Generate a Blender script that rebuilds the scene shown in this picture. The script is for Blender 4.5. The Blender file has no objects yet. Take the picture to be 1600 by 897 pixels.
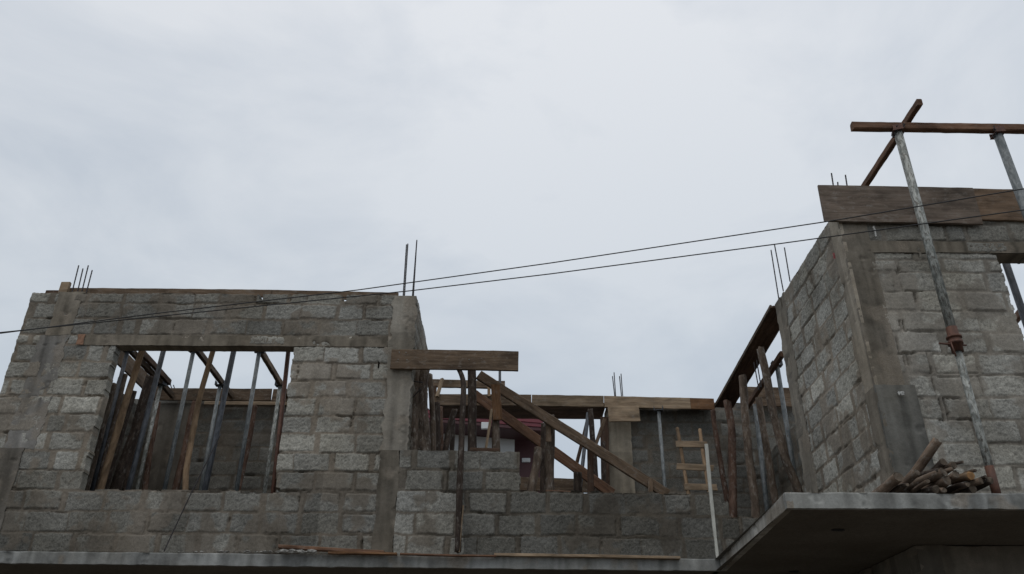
import bpy, bmesh, math, random
import numpy as np
from mathutils import Vector, Matrix, noise as mnoise

random.seed(7)
sc = bpy.context.scene
COL = sc.collection
R_ = math.radians

# ------------------------------------------------------------------ camera
F, PITCH, ROLL, EYE = 1284.0, R_(28.7), 0.006, 1.6
def ray(x, y):
    a = (x - 800) / F; b = (448.5 - y) / F
    xu = a * math.cos(ROLL) - b * math.sin(ROLL); yu = a * math.sin(ROLL) + b * math.cos(ROLL)
    return xu, math.cos(PITCH) - math.sin(PITCH) * yu, math.sin(PITCH) + math.cos(PITCH) * yu
def at(x, y, d):
    """point of the place seen at photo position x, y and standing d metres down the street axis"""
    r = ray(x, y); k = d / r[1]
    return Vector((r[0] * k, d, r[2] * k + EYE))
def atz(x, y, z):
    r = ray(x, y); k = (z - EYE) / r[2]
    return Vector((r[0] * k, r[1] * k, z))

cd = bpy.data.cameras.new('camera'); cam = bpy.data.objects.new('camera', cd); COL.objects.link(cam)
cd.sensor_width = 36; cd.lens = F / 1600 * 36; cd.clip_start = .05; cd.clip_end = 4000
cam.matrix_world = Matrix.Translation((0, 0, EYE)) @ Matrix.Rotation(math.pi / 2 + PITCH, 4, 'X') @ Matrix.Rotation(ROLL, 4, 'Z')
sc.camera = cam

# ------------------------------------------------------------------ materials
class NT:
    def __init__(s, name):
        s.m = bpy.data.materials.new(name); s.m.use_nodes = True
        s.t = s.m.node_tree; s.b = s.t.nodes['Principled BSDF']
    def n(s, typ, **kw):
        nd = s.t.nodes.new(typ)
        for k, v in kw.items(): setattr(nd, k, v)
        return nd
    def l(s, a, b): s.t.links.new(a, b)
    def noise(s, vec, scale, detail=4, rough=.6, dist=0):
        nd = s.n('ShaderNodeTexNoise'); nd.inputs['Scale'].default_value = scale
        nd.inputs['Detail'].default_value = detail; nd.inputs['Roughness'].default_value = rough
        nd.inputs['Distortion'].default_value = dist
        if vec is not None: s.l(vec, nd.inputs['Vector'])
        return nd.outputs['Fac']
    def ramp(s, fac, stops):
        nd = s.n('ShaderNodeValToRGB'); e = nd.color_ramp.elements
        while len(e) < len(stops): e.new(.5)
        for el, (p, c) in zip(e, stops):
            el.position = p; el.color = (c, c, c, 1) if not isinstance(c, tuple) else (*c, 1)
        s.l(fac, nd.inputs[0]); return nd.outputs[0]
    def mix(s, a, b, fac, mode='MIX'):
        nd = s.n('ShaderNodeMix', data_type='RGBA', blend_type=mode)
        for sock, v in ((nd.inputs[0], fac), (nd.inputs[6], a), (nd.inputs[7], b)):
            if isinstance(v, (int, float)): sock.default_value = v
            elif isinstance(v, tuple): sock.default_value = (*v, 1)
            else: s.l(v, sock)
        return nd.outputs[2]
    def bump(s, h, strength, dist=.01):
        nd = s.n('ShaderNodeBump'); nd.inputs['Strength'].default_value = strength
        nd.inputs['Distance'].default_value = dist
        s.l(h, nd.inputs['Height']); s.l(nd.outputs[0], s.b.inputs['Normal'])
    def objvec(s, scale):
        tc = s.n('ShaderNodeTexCoord'); mp = s.n('ShaderNodeMapping'); mp.inputs['Scale'].default_value = scale
        oi = s.n('ShaderNodeObjectInfo'); va = s.n('ShaderNodeVectorMath', operation='SCALE')
        va.inputs[0].default_value = (37, 11, 23); s.l(oi.outputs['Random'], va.inputs['Scale'])
        s.l(tc.outputs['Object'], mp.inputs['Vector']); s.l(va.outputs[0], mp.inputs['Location'])
        return mp.outputs[0], oi.outputs['Random']

def masonry_mat():
    k = NT('cement_masonry'); k.b.inputs['Roughness'].default_value = .95; k.b.inputs['Specular IOR Level'].default_value = .15
    at_ = k.n('ShaderNodeAttribute', attribute_name='Col')
    tc = k.n('ShaderNodeTexCoord'); v = tc.outputs['Object']
    f1 = k.noise(v, 75, 3, .75); f2 = k.noise(v, 22, 4, .7); f3 = k.noise(v, 1.7, 5, .6)
    sp = k.ramp(f1, [(.3, .5), (.5, 1.0), (.7, 1.35)])
    rough_ = at_.outputs['Alpha']
    fm = k.n('ShaderNodeMath', operation='MULTIPLY'); fm.inputs[1].default_value = .85; k.l(rough_, fm.inputs[0])
    c = k.mix(at_.outputs['Color'], sp, fm.outputs[0], 'MULTIPLY')
    c = k.mix(c, k.ramp(f2, [(.3, .74), (.7, 1.24)]), fm.outputs[0], 'MULTIPLY')
    c = k.mix(c, k.ramp(f3, [(.35, (.80, .77, .72)), (.65, (1.15, 1.15, 1.15))]), .8, 'MULTIPLY')
    k.l(c, k.b.inputs['Base Color'])
    s_ = k.mix(f1, f2, .45)
    hm = k.n('ShaderNodeMath', operation='MULTIPLY'); k.l(s_, hm.inputs[0]); k.l(rough_, hm.inputs[1])
    k.bump(hm.outputs[0], 1.0, .009)
    return k.m

def wood_mat(name, dark, mid, light, splash=.0, grain=26, rough=.85):
    k = NT(name); k.b.inputs['Roughness'].default_value = rough; k.b.inputs['Specular IOR Level'].default_value = .2
    v, rnd = k.objvec((2.6 if grain > 14 else 7, grain * 1.6, grain * 1.6)); v2, _ = k.objvec((2.2, 6, 6)); v3, _ = k.objvec((15, 30, 30))
    g = k.noise(v, 1.0, 6, .68, .6); st = k.noise(v2, 1.4, 4, .6, .4)
    c = k.ramp(g, [(.22, dark), (.5, mid), (.80, light)])
    c = k.mix(c, k.ramp(st, [(.3, .50), (.5, .98), (.68, 1.35)]), .95, 'MULTIPLY')
    hs = k.n('ShaderNodeMapRange'); hs.inputs['To Min'].default_value = .72; hs.inputs['To Max'].default_value = 1.28
    k.l(rnd, hs.inputs['Value'])
    c = k.mix(c, hs.outputs[0], 1.0, 'MULTIPLY')
    if splash:
        sp = k.noise(v3, .8, 5, .7)
        c = k.mix(c, (.30, .28, .25), k.ramp(sp, [(.54, 0.), (.70, splash)]))
    k.l(c, k.b.inputs['Base Color']); k.bump(g, .6, .006)
    return k.m

def steel_mat(name, base, alt, rust, rust_lo):
    k = NT(name); k.b.inputs['Roughness'].default_value = .62; k.b.inputs['Metallic'].default_value = .25
    v, rnd = k.objvec((9, 22, 22)); v3, _ = k.objvec((13, 38, 38))
    n1 = k.noise(v, 1.2, 5, .65, .5); n2 = k.noise(v3, 1.6, 5, .7, .3)
    c = k.ramp(n1, [(.40, base), (.60, alt)])
    c = k.mix(c, rust, k.ramp(n2, [(rust_lo, 0.), (rust_lo + .12, 1.)]))
    k.l(c, k.b.inputs['Base Color']); k.bump(n2, .25, .003)
    return k.m

def plain_mat(name, c, rough=.8, var=.25, scale=6, metallic=0):
    k = NT(name); k.b.inputs['Roughness'].default_value = rough; k.b.inputs['Metallic'].default_value = metallic
    v, rnd = k.objvec((scale,) * 3)
    n1 = k.noise(v, 1, 5, .65)
    k.l(k.mix(c, k.ramp(n1, [(.3, 1 - var), (.7, 1 + var)]), 1.0, 'MULTIPLY'), k.b.inputs['Base Color'])
    k.bump(n1, .15, .01)
    return k.m

M = dict(
    mas=masonry_mat(),
    board=wood_mat('weathered_board', (.052, .034, .022), (.115, .080, .053), (.185, .137, .096), .35),
    boardl=wood_mat('pale_board', (.12, .088, .057), (.235, .172, .114), (.34, .265, .18), .3),
    boardo=wood_mat('orange_brown_board', (.085, .045, .022), (.16, .085, .043), (.22, .125, .066), .2),
    boardd=wood_mat('dark_timber', (.028, .017, .012), (.070, .042, .028), (.12, .078, .052), .15),
    red=wood_mat('reddish_timber', (.072, .037, .023), (.15, .082, .050), (.225, .135, .087), .2),
    bark=wood_mat('bark_pole', (.04, .029, .021), (.105, .078, .058), (.24, .20, .16), .7, 12),
    barkd=wood_mat('dark_bark_pole', (.018, .013, .010), (.050, .036, .028), (.12, .092, .072), .4, 12),
    barkr=wood_mat('reddish_bark_pole', (.042, .023, .015), (.105, .062, .044), (.20, .145, .112), .6, 12),
    tan=wood_mat('peeled_pole', (.09, .058, .034), (.20, .135, .082), (.30, .215, .14), .1, 14),
    logb=wood_mat('log_bark', (.05, .033, .023), (.135, .096, .068), (.27, .21, .16), .55, 12),
    cut=wood_mat('cut_wood_end', (.16, .105, .06), (.27, .185, .105), (.36, .26, .16), 0, 9),
    cutd=wood_mat('weathered_cut_end', (.05, .038, .028), (.10, .078, .058), (.17, .135, .10), .3, 9),
    cuto=wood_mat('fresh_cut_end', (.22, .115, .05), (.32, .18, .08), (.40, .25, .12), 0, 9),
    steel=steel_mat('galvanised_tube', (.10, .115, .12), (.22, .235, .235), (.13, .075, .045), .60),
    steelw=steel_mat('cement_splashed_tube', (.14, .15, .138), (.40, .41, .38), (.10, .09, .075), .50),
    steeld=steel_mat('dark_steel_tube', (.035, .040, .048), (.085, .093, .105), (.07, .04, .026), .58),
    rust=steel_mat('rusty_steel', (.075, .034, .022), (.13, .058, .036), (.05, .026, .02), .55),
    rebar=plain_mat('rebar_steel', (.030, .026, .027), .7, .4, 20),
    cable=plain_mat('black_cable', (.012, .012, .013), .6, .2),
    white=plain_mat('white_painted_wood', (.52, .52, .47), .6, .18, 5),
    roof=plain_mat('maroon_metal_sheet', (.16, .024, .034), .45, .12, 1),
    siding=plain_mat('dark_maroon_siding', (.060, .018, .020), .6, .15, 1),
    pwall=plain_mat('white_wall_paint', (.62, .64, .64), .8, .06, 1.5),
    rag=plain_mat('faded_pink_rag', (.40, .13, .13), .9, .3, 30),
    paper=plain_mat('torn_white_paper', (.45, .45, .43), .9, .2, 30),
    tile=plain_mat('faded_orange_scrap', (.24, .135, .085), .9, .25, 14),
    crumb=plain_mat('dry_mortar', (.27, .26, .24), .95, .3, 30),
    boardg=wood_mat('cement_grey_board', (.06, .044, .033), (.118, .092, .072), (.175, .143, .118), .5),
    boardt=wood_mat('light_brown_board', (.085, .056, .036), (.155, .105, .069), (.22, .155, .105), .25),
    soil=plain_mat('packed_dirt', (.105, .090, .072), .95, .3, .6),
)

# ------------------------------------------------------------------ helpers
def link(name, me, parent=None, mat=None):
    o = bpy.data.objects.new(name, me); COL.objects.link(o)
    if parent is not None: o.parent = parent
    if mat is not None and me is not None:
        for m in (mat if isinstance(mat, (list, tuple)) else [mat]): me.materials.append(m)
    return o
def tag(o, label, cat, group=None, kind=None):
    if label: o['label'] = label
    if cat: o['category'] = cat
    if group: o['group'] = group
    if kind: o['kind'] = kind
    return o
def empty(name, loc=(0, 0, 0)):
    o = bpy.data.objects.new(name, None); o.empty_display_size = .1; COL.objects.link(o); o.location = loc
    return o
def setp(o, parent):
    """parent keeping the world place (parents are unrotated Empties)"""
    o.parent = parent; o.location = Vector(o.location) - Vector(parent.location)

# ---- numpy noise
_lat = {}
def vn(x, y, seed):
    if seed not in _lat: _lat[seed] = np.random.RandomState(seed % 2**31).rand(256, 256)
    L = _lat[seed]
    xi = np.floor(x).astype(int); yi = np.floor(y).astype(int)
    fx = x - xi; fy = y - yi
    fx = fx * fx * (3 - 2 * fx); fy = fy * fy * (3 - 2 * fy)
    a = L[xi & 255, yi & 255]; b = L[(xi + 1) & 255, yi & 255]
    c = L[xi & 255, (yi + 1) & 255]; d = L[(xi + 1) & 255, (yi + 1) & 255]
    return (a * (1 - fx) + b * fx) * (1 - fy) + (c * (1 - fx) + d * fx) * fy
def fbm(x, y, s, o, seed):
    t = 0; amp = 1; tot = 0
    for i in range(o):
        t = t + amp * vn(x * s + i * 17.3, y * s + i * 9.1, seed + i); tot += amp
        s *= 2.03; amp *= .55
    return t / tot - .5
def sstep(a, b, x):
    t = np.clip((x - a) / (b - a), 0, 1); return t * t * (3 - 2 * t)

class Geo:
    """collects vertices, faces and colours of one mesh"""
    def __init__(s): s.v = []; s.f = []; s.c = []; s.sm = []; s.n = 0
    def add(s, v, f, c, smooth):
        s.v.append(np.asarray(v, float)); s.f.append(np.asarray(f, int) + s.n)
        c = np.asarray(c, float); s.c.append(c if c.shape[1] == 4 else np.column_stack([c, np.full(len(c), .6)])); s.sm.append(np.full(len(f), smooth)); s.n += len(v)
    def box(s, x0, x1, y0, y1, z0, z1, c=(.2, .19, .18)):
        v = [(x, y, z) for x in (x0, x1) for y in (y0, y1) for z in (z0, z1)]
        f = [(0, 1, 3, 2), (4, 6, 7, 5), (0, 4, 5, 1), (2, 3, 7, 6), (0, 2, 6, 4), (1, 5, 7, 3)]
        s.add(v, f, [c] * 8, False)
    def build(s, name, parent=None, mat=None):
        v = np.concatenate(s.v); f = np.concatenate(s.f); c = np.concatenate(s.c); sm = np.concatenate(s.sm)
        me = bpy.data.meshes.new(name)
        me.vertices.add(len(v)); me.vertices.foreach_set('co', v.ravel())
        me.loops.add(len(f) * 4); me.loops.foreach_set('vertex_index', f.ravel())
        me.polygons.add(len(f)); me.polygons.foreach_set('loop_start', np.arange(0, len(f) * 4, 4))
        me.polygons.foreach_set('use_smooth', sm)
        me.update(calc_edges=True)
        ca = me.attributes.new('Col', 'FLOAT_COLOR', 'POINT')
        ca.data.foreach_set('color', (c if c.shape[1] == 4 else np.column_stack([c, np.full(len(c), .6)])).ravel())
        me.validate()
        return link(name, me, parent, mat or M['mas'])

BLOCK = np.array((.335, .332, .306)); MORT = np.array((.23, .200, .163))
def field(geo, origin, udir, normal, u0, u1, z0, z1, cell, thick, seed, courses=None, holes=(), zone=None,
          mort=MORT, conc=None, blen=.42, jitter=.011, smear=.5, block=BLOCK, rag=.0):
    """a wall face as real relief: blocks, raked mortar, smears and cracks (courses) or cast concrete (conc colour),
    with its four sides, its openings' reveals and its back"""
    rng = np.random.RandomState(seed)
    nu = max(2, int(round((u1 - u0) / cell)) + 1); nz = max(2, int(round((z1 - z0) / cell)) + 1)
    u1d = np.linspace(u0, u1, nu); z1d = np.linspace(z0, z1, nz)
    U, Z = np.meshgrid(u1d, z1d, indexing='ij')
    so = seed * 13.7
    A, B = U + so, Z + so * .37
    ju = fbm(A, B, 9, 3, seed + 1) * 2 * jitter; jz = fbm(A, B, 8, 3, seed + 2) * 2 * jitter
    fine = fbm(A, B, 55, 3, seed + 3); mid = fbm(A, B, 14, 3, seed + 4); low = fbm(A, B, 2.2, 3, seed + 5)
    zn = zone(U, Z) if zone else np.ones_like(U)
    if courses is not None:
        uw = U + fbm(A, B, 7, 3, seed + 6) * .018; zw = Z + fbm(A, B, 5, 3, seed + 7) * .014 + fbm(A, B, .9, 2, seed + 8) * .02
        H = np.zeros_like(U); C = np.zeros(U.shape + (3,)); E = np.full(U.shape, -1.0); T = np.ones_like(U); Bh = np.zeros_like(U); tint = np.zeros_like(U)
        ci = np.clip(np.searchsorted(courses, zw, side='right') - 1, 0, len(courses) - 2)
        for k in range(len(courses) - 1):
            ed = [u0 - .5 + rng.rand() * .4 + (.21 if k % 2 else 0)]
            while ed[-1] < u1 + .5:
                r = rng.rand()
                ed.append(ed[-1] + (blen if r < .86 else blen * .5 if r < .95 else blen * .72) + rng.uniform(-.014, .014))
            ed = np.array(ed); nb = len(ed)
            tone = np.clip(rng.normal(1, .13, nb), .6, 1.4); bh = rng.normal(0, .0035, nb); tn = rng.rand(nb)
            jx = rng.uniform(.008, .032, nb + 1) * (rng.rand(nb + 1) < .82) + .004
            m = ci == k
            bi = np.clip(np.searchsorted(ed, uw[m], side='right') - 1, 0, nb - 2)
            dx = np.minimum(uw[m] - ed[bi] - jx[bi], ed[bi + 1] - uw[m] - jx[bi + 1])
            jt = rng.uniform(.005, .021, nb); jb = rng.uniform(.005, .021, nb)
            dz = np.minimum(zw[m] - courses[k] - jb[bi], courses[k + 1] - zw[m] - jt[bi])
            rr = .010
            ex = np.minimum(dx, rr); ez = np.minimum(dz, rr)
            e = np.where((dx > 0) & (dz > 0) & (dx < rr) & (dz < rr), rr - np.hypot(rr - ex, rr - ez), np.minimum(dx, dz))
            E[m] = e; T[m] = tone[bi]; Bh[m] = bh[bi]; tint[m] = tn[bi]
        E = E + fine * .011 + mid * .007
        bm_ = sstep(-.004, .007, E)
        sm = sstep(.57 - smear * .30, .57 - smear * .30 + .09, fbm(A, B, 3.2, 4, seed + 9) + .5 - .10 + (E < .03) * .10 * fbm(A, B, 11, 2, seed + 10))
        gap = sstep(.215, .26, fbm(A, B, 2.6, 3, seed + 11)) * sstep(-.001, -.006, E) * sstep(-.024, -.014, E)
        edge = sstep(.003, -.002, E) * sstep(-.012, -.005, E)          # shrinkage line between block and mortar
        hb = .006 + Bh * 1.2 + fine * .006 + mid * .003
        hm = .0025 + fine * .005 + mid * .010 + low * .008
        H = hm * (1 - bm_) + hb * bm_
        H = H + sm * bm_ * .004 - gap * .035 - edge * .015 * sstep(.0, .13, fbm(A, B, 4, 2, seed + 12))
        t3 = tint[..., None]
        bc = block * (1 - t3 * .25 * np.array((0., .10, .28)))
        cb = bc * T[..., None]
        pit = sstep(.10, .20, fbm(A, B, 62, 2, seed + 13))
        H = H - pit * bm_ * (1 - sm) * .007
        mk = (bm_ * (1 - .8 * sm))[..., None]
        mv = mort * (.92 + low[..., None] * .5)
        zs = np.where(zn < 1, zn ** -.42, 1.0)[..., None]
        C = cb * mk + mv * zs * (1 - mk)
        C = C * (1 + (fine * .35 + mid * .22 + low * .35)[..., None])
        AL = .45 + .55 * mk[..., 0]
    else:
        H = .004 * low + .006 * mid * fbm(A, B, 2, 2, seed + 14) * 2 + fine * .0035 - sstep(.2, .28, fbm(A, B, 6, 3, seed + 15)) * .012
        st = fbm(A * 6, B * .5, 2.5, 3, seed + 16)
        C = np.array(conc) * (1 + (low * .7 + mid * .35 + fine * .2 + st * 1.0)[..., None])
        sm = sstep(.10, .22, fbm(A, B, 3.0, 4, seed + 17))[..., None]
        C = C * (1 - sm * .6) + mort * 1.05 * sm * .6
        AL = np.full(U.shape, .28) + .3 * sm[..., 0]
    C = np.concatenate([np.clip(C * zn[..., None], .008, .6), AL[..., None]], -1)
    # raggedness of the outline
    if rag:
        e = np.minimum(np.minimum(U - u0, u1 - U), .05) / .05
        ju = ju + fbm(A, B, 12, 3, seed + 18) * rag * 2 * (1 - e)
    o = np.array(origin, float); ud = np.array(udir, float); nn = np.array(normal, float)
    P = o + (U + ju)[..., None] * ud + H[..., None] * nn; P[..., 2] += Z + jz
    uc = (u1d[:-1] + u1d[1:]) / 2; zc = (z1d[:-1] + z1d[1:]) / 2
    UC, ZC = np.meshgrid(uc, zc, indexing='ij')
    keep = np.ones(UC.shape, bool)
    wob = fbm(UC + so, ZC, 10, 2, seed + 19) * .03
    for h in holes:
        keep &= ~((UC > h[0] + wob) & (UC < h[1] + wob) & (ZC > h[2] + wob) & (ZC < h[3] + wob))
    idx = np.arange(nu * nz).reshape(nu, nz)
    q = np.stack([idx[:-1, :-1], idx[1:, :-1], idx[1:, 1:], idx[:-1, 1:]], -1)[keep]
    if np.dot(np.cross(ud, (0, 0, 1)), nn) < 0: q = q[:, ::-1]
    geo.add(P.reshape(-1, 3), q, C.reshape(-1, 4), True)
    # sides and reveals
    pad = np.pad(keep, 1)
    k0 = pad[1:-1, 1:-1]; es = []
    for (sl, a, b) in ((pad[:-2, 1:-1], idx[:-1, :-1], idx[:-1, 1:]), (pad[2:, 1:-1], idx[1:, :-1], idx[1:, 1:]),
                       (pad[1:-1, :-2], idx[:-1, :-1], idx[1:, :-1]), (pad[1:-1, 2:], idx[:-1, 1:], idx[1:, 1:])):
        mm = k0 & ~sl
        es.append(np.stack([a[mm], b[mm]], -1))
    es = np.concatenate(es); Pf = P.reshape(-1, 3); Cf = C.reshape(-1, 4)
    nseg = max(1, int(thick / .04)); ne = len(es)
    rows = []; cols = []
    for t in range(nseg + 1):
        base = np.concatenate([Pf[es[:, 0]], Pf[es[:, 1]]]) 
        Hh = np.concatenate([H.ravel()[es[:, 0]], H.ravel()[es[:, 1]]])
        rows.append(base - nn * (t * thick / nseg + Hh * (t / nseg))[:, None]); cols.append(np.concatenate([Cf[es[:, 0]], Cf[es[:, 1]]]) * (1 + .2 * (rng.rand() - .5)))
    fs = []
    for t in range(nseg):
        a = np.arange(ne) + t * 2 * ne
        fs.append(np.stack([a, a + ne, a + 3 * ne, a + 2 * ne], -1))
    geo.add(np.concatenate(rows), np.concatenate(fs), np.concatenate(cols), False)
    # back
    us = sorted({u0, u1, *[min(max(h[i], u0), u1) for h in holes for i in (0, 1)]})
    zs = sorted({z0, z1, *[min(max(h[i], z0), z1) for h in holes for i in (2, 3)]})
    bv = []; bf = []
    for a in range(len(us) - 1):
        for b in range(len(zs) - 1):
            um, zm = (us[a] + us[a + 1]) / 2, (zs[b] + zs[b + 1]) / 2
            if any(h[0] < um < h[1] and h[2] < zm < h[3] for h in holes): continue
            i = len(bv)
            for uu, zz in ((us[a], zs[b]), (us[a + 1], zs[b]), (us[a + 1], zs[b + 1]), (us[a], zs[b + 1])):
                bv.append(o + uu * ud - nn * (thick - .001) + np.array((0, 0, zz)))
            bf.append((i, i + 1, i + 2, i + 3))
    geo.add(bv, bf, [np.array(conc if conc is not None else block) * .8] * len(bv), False)

def frame_from(p0, p1, roll=0.0, up=Vector((0, 0, 1))):
    x = (p1 - p0).normalized()
    if abs(x.dot(up)) > .97: up = Vector((0, 1, 0))
    y = up.cross(x).normalized(); z = x.cross(y)
    m = Matrix((x, y, z)).transposed().to_4x4()
    m = Matrix.Translation(p0) @ m @ Matrix.Rotation(roll, 4, 'X')
    return m

def place(name, bm, mat, m, parent=None, smooth=False):
    me = bpy.data.meshes.new(name); bm.to_mesh(me); bm.free()
    if smooth:
        for p in me.polygons: p.use_smooth = True
    o = link(name, me, None, mat); o.matrix_world = m
    if parent is not None:
        o.parent = parent; o.matrix_parent_inverse = Matrix.Identity(4)
        o.matrix_local = Matrix.Translation(-Vector(parent.location)) @ m
    return o

def beam(name, mat, p0, p1, w, h, roll=0., parent=None, seed=None, warp=.006, notch=None):
    """sawn timber from p0 to p1: w across (local Y), h high (local Z), worn edges, slight bow"""
    p0, p1 = Vector(p0), Vector(p1); L = (p1 - p0).length
    rng = random.Random(seed if seed is not None else hash((round(p0.x, 3), round(p0.z, 3), round(L, 3))) & 0xffff)
    n = max(2, min(40, int(L / .07))); c = min(w, h) * .14
    bm = bmesh.new(); rings = []
    ph = rng.uniform(0, 50); by = rng.uniform(-1, 1) * warp * .6; bz = rng.uniform(-1, 1) * warp * .6
    for i in range(n + 1):
        t = i / n; x = t * L
        oy = by * 4 * t * (1 - t) + .25 * warp * mnoise.noise((x * 2.2 + ph, 1, 0))
        oz = bz * 4 * t * (1 - t) + .25 * warp * mnoise.noise((x * 2.2 + ph, 7, 0))
        a, b = w / 2, h / 2; ring = []
        for k, (yy, zz) in enumerate(((a, b - c), (a - c, b), (-a + c, b), (-a, b - c), (-a, -b + c), (-a + c, -b), (a - c, -b), (a, -b + c))):
            j = .0016 * mnoise.noise((x * 9 + ph, k * 3.1, 2)) - .003 * max(0, mnoise.noise((x * 5 + ph, k * 1.7, 9)))
            s = 1 + j / max(a, b) * 2
            xx = x + (mnoise.noise((ph, yy * 14, zz * 14)) * .008 if i in (0, n) else 0)
            ring.append(bm.verts.new((xx, yy * s + oy, zz * s + oz)))
        rings.append(ring)
    for i in range(n):
        for k in range(8): bm.faces.new((rings[i][k], rings[i][(k + 1) % 8], rings[i + 1][(k + 1) % 8], rings[i + 1][k]))
    bm.faces.new(rings[0]); bm.faces.new(rings[-1][::-1])
    bmesh.ops.recalc_face_normals(bm, faces=bm.faces)
    return place(name, bm, mat, frame_from(p0, p1, roll), parent)

def board(name, mat, x0, yt0, x1, yt1, yb0, d, thick=.03, d1=None, parent=None, **kw):
    """upright board whose front face has its top edge between two seen points and its lower edge at yb0 (left end)"""
    d1 = d if d1 is None else d1
    a = at(x0, yt0, d); b = at(x1, yt1, d1); lo = at(x0, yb0, d)
    h = a.z - lo.z
    off = Vector((0, thick / 2, -h / 2))
    return beam(name, mat, a + off, b + off, thick, h, parent=parent, **kw)

def pole(name, mat, pts, r0, r1, parent=None, sides=11, knob=.12, seed=0, cut=None, split=0.):
    """round pole through points with uneven girth, knots and cut ends"""
    pts = [Vector(p) for p in pts]; m = frame_from(pts[0], pts[-1]); inv = m.inverted()
    lp = [inv @ p for p in pts]; L = lp[-1].x
    n = max(6, min(60, int((pts[-1] - pts[0]).length / .05))); bm = bmesh.new(); rings = []
    rng = random.Random(seed); ph = rng.uniform(0, 90)
    seg = [0]
    for a, b in zip(lp, lp[1:]): seg.append(seg[-1] + (b - a).length)
    for i in range(n + 1):
        t = i / n; s = t * seg[-1]
        k = max(0, min(len(lp) - 2, next((j for j in range(len(seg) - 1) if s <= seg[j + 1] + 1e-9), len(lp) - 2)))
        q = (s - seg[k]) / max(1e-6, seg[k + 1] - seg[k])
        p_1 = lp[max(k - 1, 0)]; p_2 = lp[min(k + 2, len(lp) - 1)]; a, b = lp[k], lp[k + 1]
        c = .5 * ((2 * a) + (b - p_1) * q + (2 * p_1 - 5 * a + 4 * b - p_2) * q * q + (3 * a - p_1 - 3 * b + p_2) * q ** 3)
        r = r0 + (r1 - r0) * t
        c = c + Vector((0, mnoise.noise((c.x * 1.6 + ph, 3, 0)), mnoise.noise((c.x * 1.6 + ph, 8, 0)))) * r * knob * 2.4
        kn = 1 + knob * 1.8 * max(0, mnoise.noise((c.x * 4.5 + ph, 0, 5)) - .25)
        ring = []
        for j in range(sides):
            an = 2 * math.pi * j / sides
            rr = r * kn * (1 + knob * mnoise.noise((c.x * 3.5 + ph, math.cos(an) * 1.3, math.sin(an) * 1.3)) * 1.2)
            xx = c.x + (mnoise.noise((ph, math.cos(an) * 2, math.sin(an) * 2)) * r * (.5 + split * 4) if i in (0, n) else 0)
            ring.append(bm.verts.new((xx, c.y + rr * math.cos(an), c.z + rr * math.sin(an))))
        rings.append(ring)
    for i in range(n):
        for j in range(sides):
            f = bm.faces.new((rings[i][j], rings[i][(j + 1) % sides], rings[i + 1][(j + 1) % sides], rings[i + 1][j])); f.smooth = True
    for rg, rv in ((rings[0], False), (rings[-1], True)):
        f = bm.faces.new(rg[::-1] if rv else rg); f.material_index = 1
    bmesh.ops.recalc_face_normals(bm, faces=bm.faces)
    return place(name, bm, [mat, cut or M['cutd']], m, parent)

def tube(name, mat, p0, p1, r, parent=None, sides=16, rings=1, flare=None):
    p0, p1 = Vector(p0), Vector(p1); L = (p1 - p0).length; bm = bmesh.new(); rg = []
    prof = flare or [(0, r), (L, r)]
    for x, rr in prof:
        rg.append([bm.verts.new((x, rr * math.cos(2 * math.pi * j / sides), rr * math.sin(2 * math.pi * j / sides))) for j in range(sides)])
    for a, b in zip(rg, rg[1:]):
        for j in range(sides): bm.faces.new((a[j], a[(j + 1) % sides], b[(j + 1) % sides], b[j])).smooth = True
    bm.faces.new(rg[0][::-1]); bm.faces.new(rg[-1])
    return place(name, bm, mat, frame_from(p0, p1), parent)

def to_floor(a, b, z=3.2):
    """extends the line a-b (b lower) down to height z"""
    k = (a.z - z) / (a.z - b.z); return a + (b - a) * k

def steel_prop(label, base, top, r, ms, mi, split=.55, group=None, collar_mat=None, inverted=False, turn=0):
    """telescopic scaffold prop: outer tube, inner tube, threaded collar with handle and pin, base plate, U head"""
    base, top = Vector(base), Vector(top)
    e = empty('steel_prop', base); tag(e, label, 'prop', group)
    d = (top - base); L = d.length; d.normalize(); s = base + d * L * split; ri = r * .78
    if inverted:
        tube('outer_tube', ms, s, top - d * .012, r, e); tube('inner_tube', mi, base + d * .008, s + d * .05, ri, e)
        c0, c1 = s - d * .03, s + d * .20
    else:
        tube('outer_tube', ms, base + d * .008, s, r, e); tube('inner_tube', mi, s - d * .05, top - d * .012, ri, e)
        c0, c1 = s - d * .12, s + d * .04
    cm = collar_mat or M['rust']; Lc = (c1 - c0).length
    tube('collar', cm, c0, c1, r * 1.25, e, flare=[(0, r * 1.2), (Lc * .3, r * 1.2), (Lc * .3, r * 1.55), (Lc * .42, r * 1.55), (Lc * .42, r * 1.3), (Lc * .55, r * 1.3), (Lc * .55, r * 1.6), (Lc * .62, r * 1.6), (Lc * .62, r * 1.2), (Lc, r * 1.15)])
    hc = c0 + d * Lc * .3; side = Vector((1, .25, .05)).normalized()
    h = tube('handle', cm, hc - side * r * 4.2, hc + side * r * 2.6, r * .22, e, sides=8)
    tube('pin', cm, hc - side * r * 1.7 + Vector((0, -r * .8, 0)), hc - side * r * 1.5 + Vector((0, -r, -.13)), r * .16, e, sides=8)
    beam('base_plate', cm, base - Vector((.065, 0, -.004)), base + Vector((.065, 0, .004)), .13, .008, parent=e, warp=0)
    bm = bmesh.new()                                                   # U head: plate with two bent ears
    for (bx, by, bz, sx, sy, sz) in ((0, 0, 0, .13, .10, .008), (-.061, 0, .032, .008, .09, .056), (.061, 0, .032, .008, .09, .056)):
        g = bmesh.ops.create_cube(bm, size=1)
        for v in g['verts']: v.co = Vector((v.co.x * sx + bx, v.co.y * sy + by, v.co.z * sz + bz))
    place('head_plate', bm, cm, Matrix.Translation(top - Vector((0, 0, .008))) @ Matrix.Rotation(turn + random.uniform(-.3, .3), 4, 'Z'), e)
    return e

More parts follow.
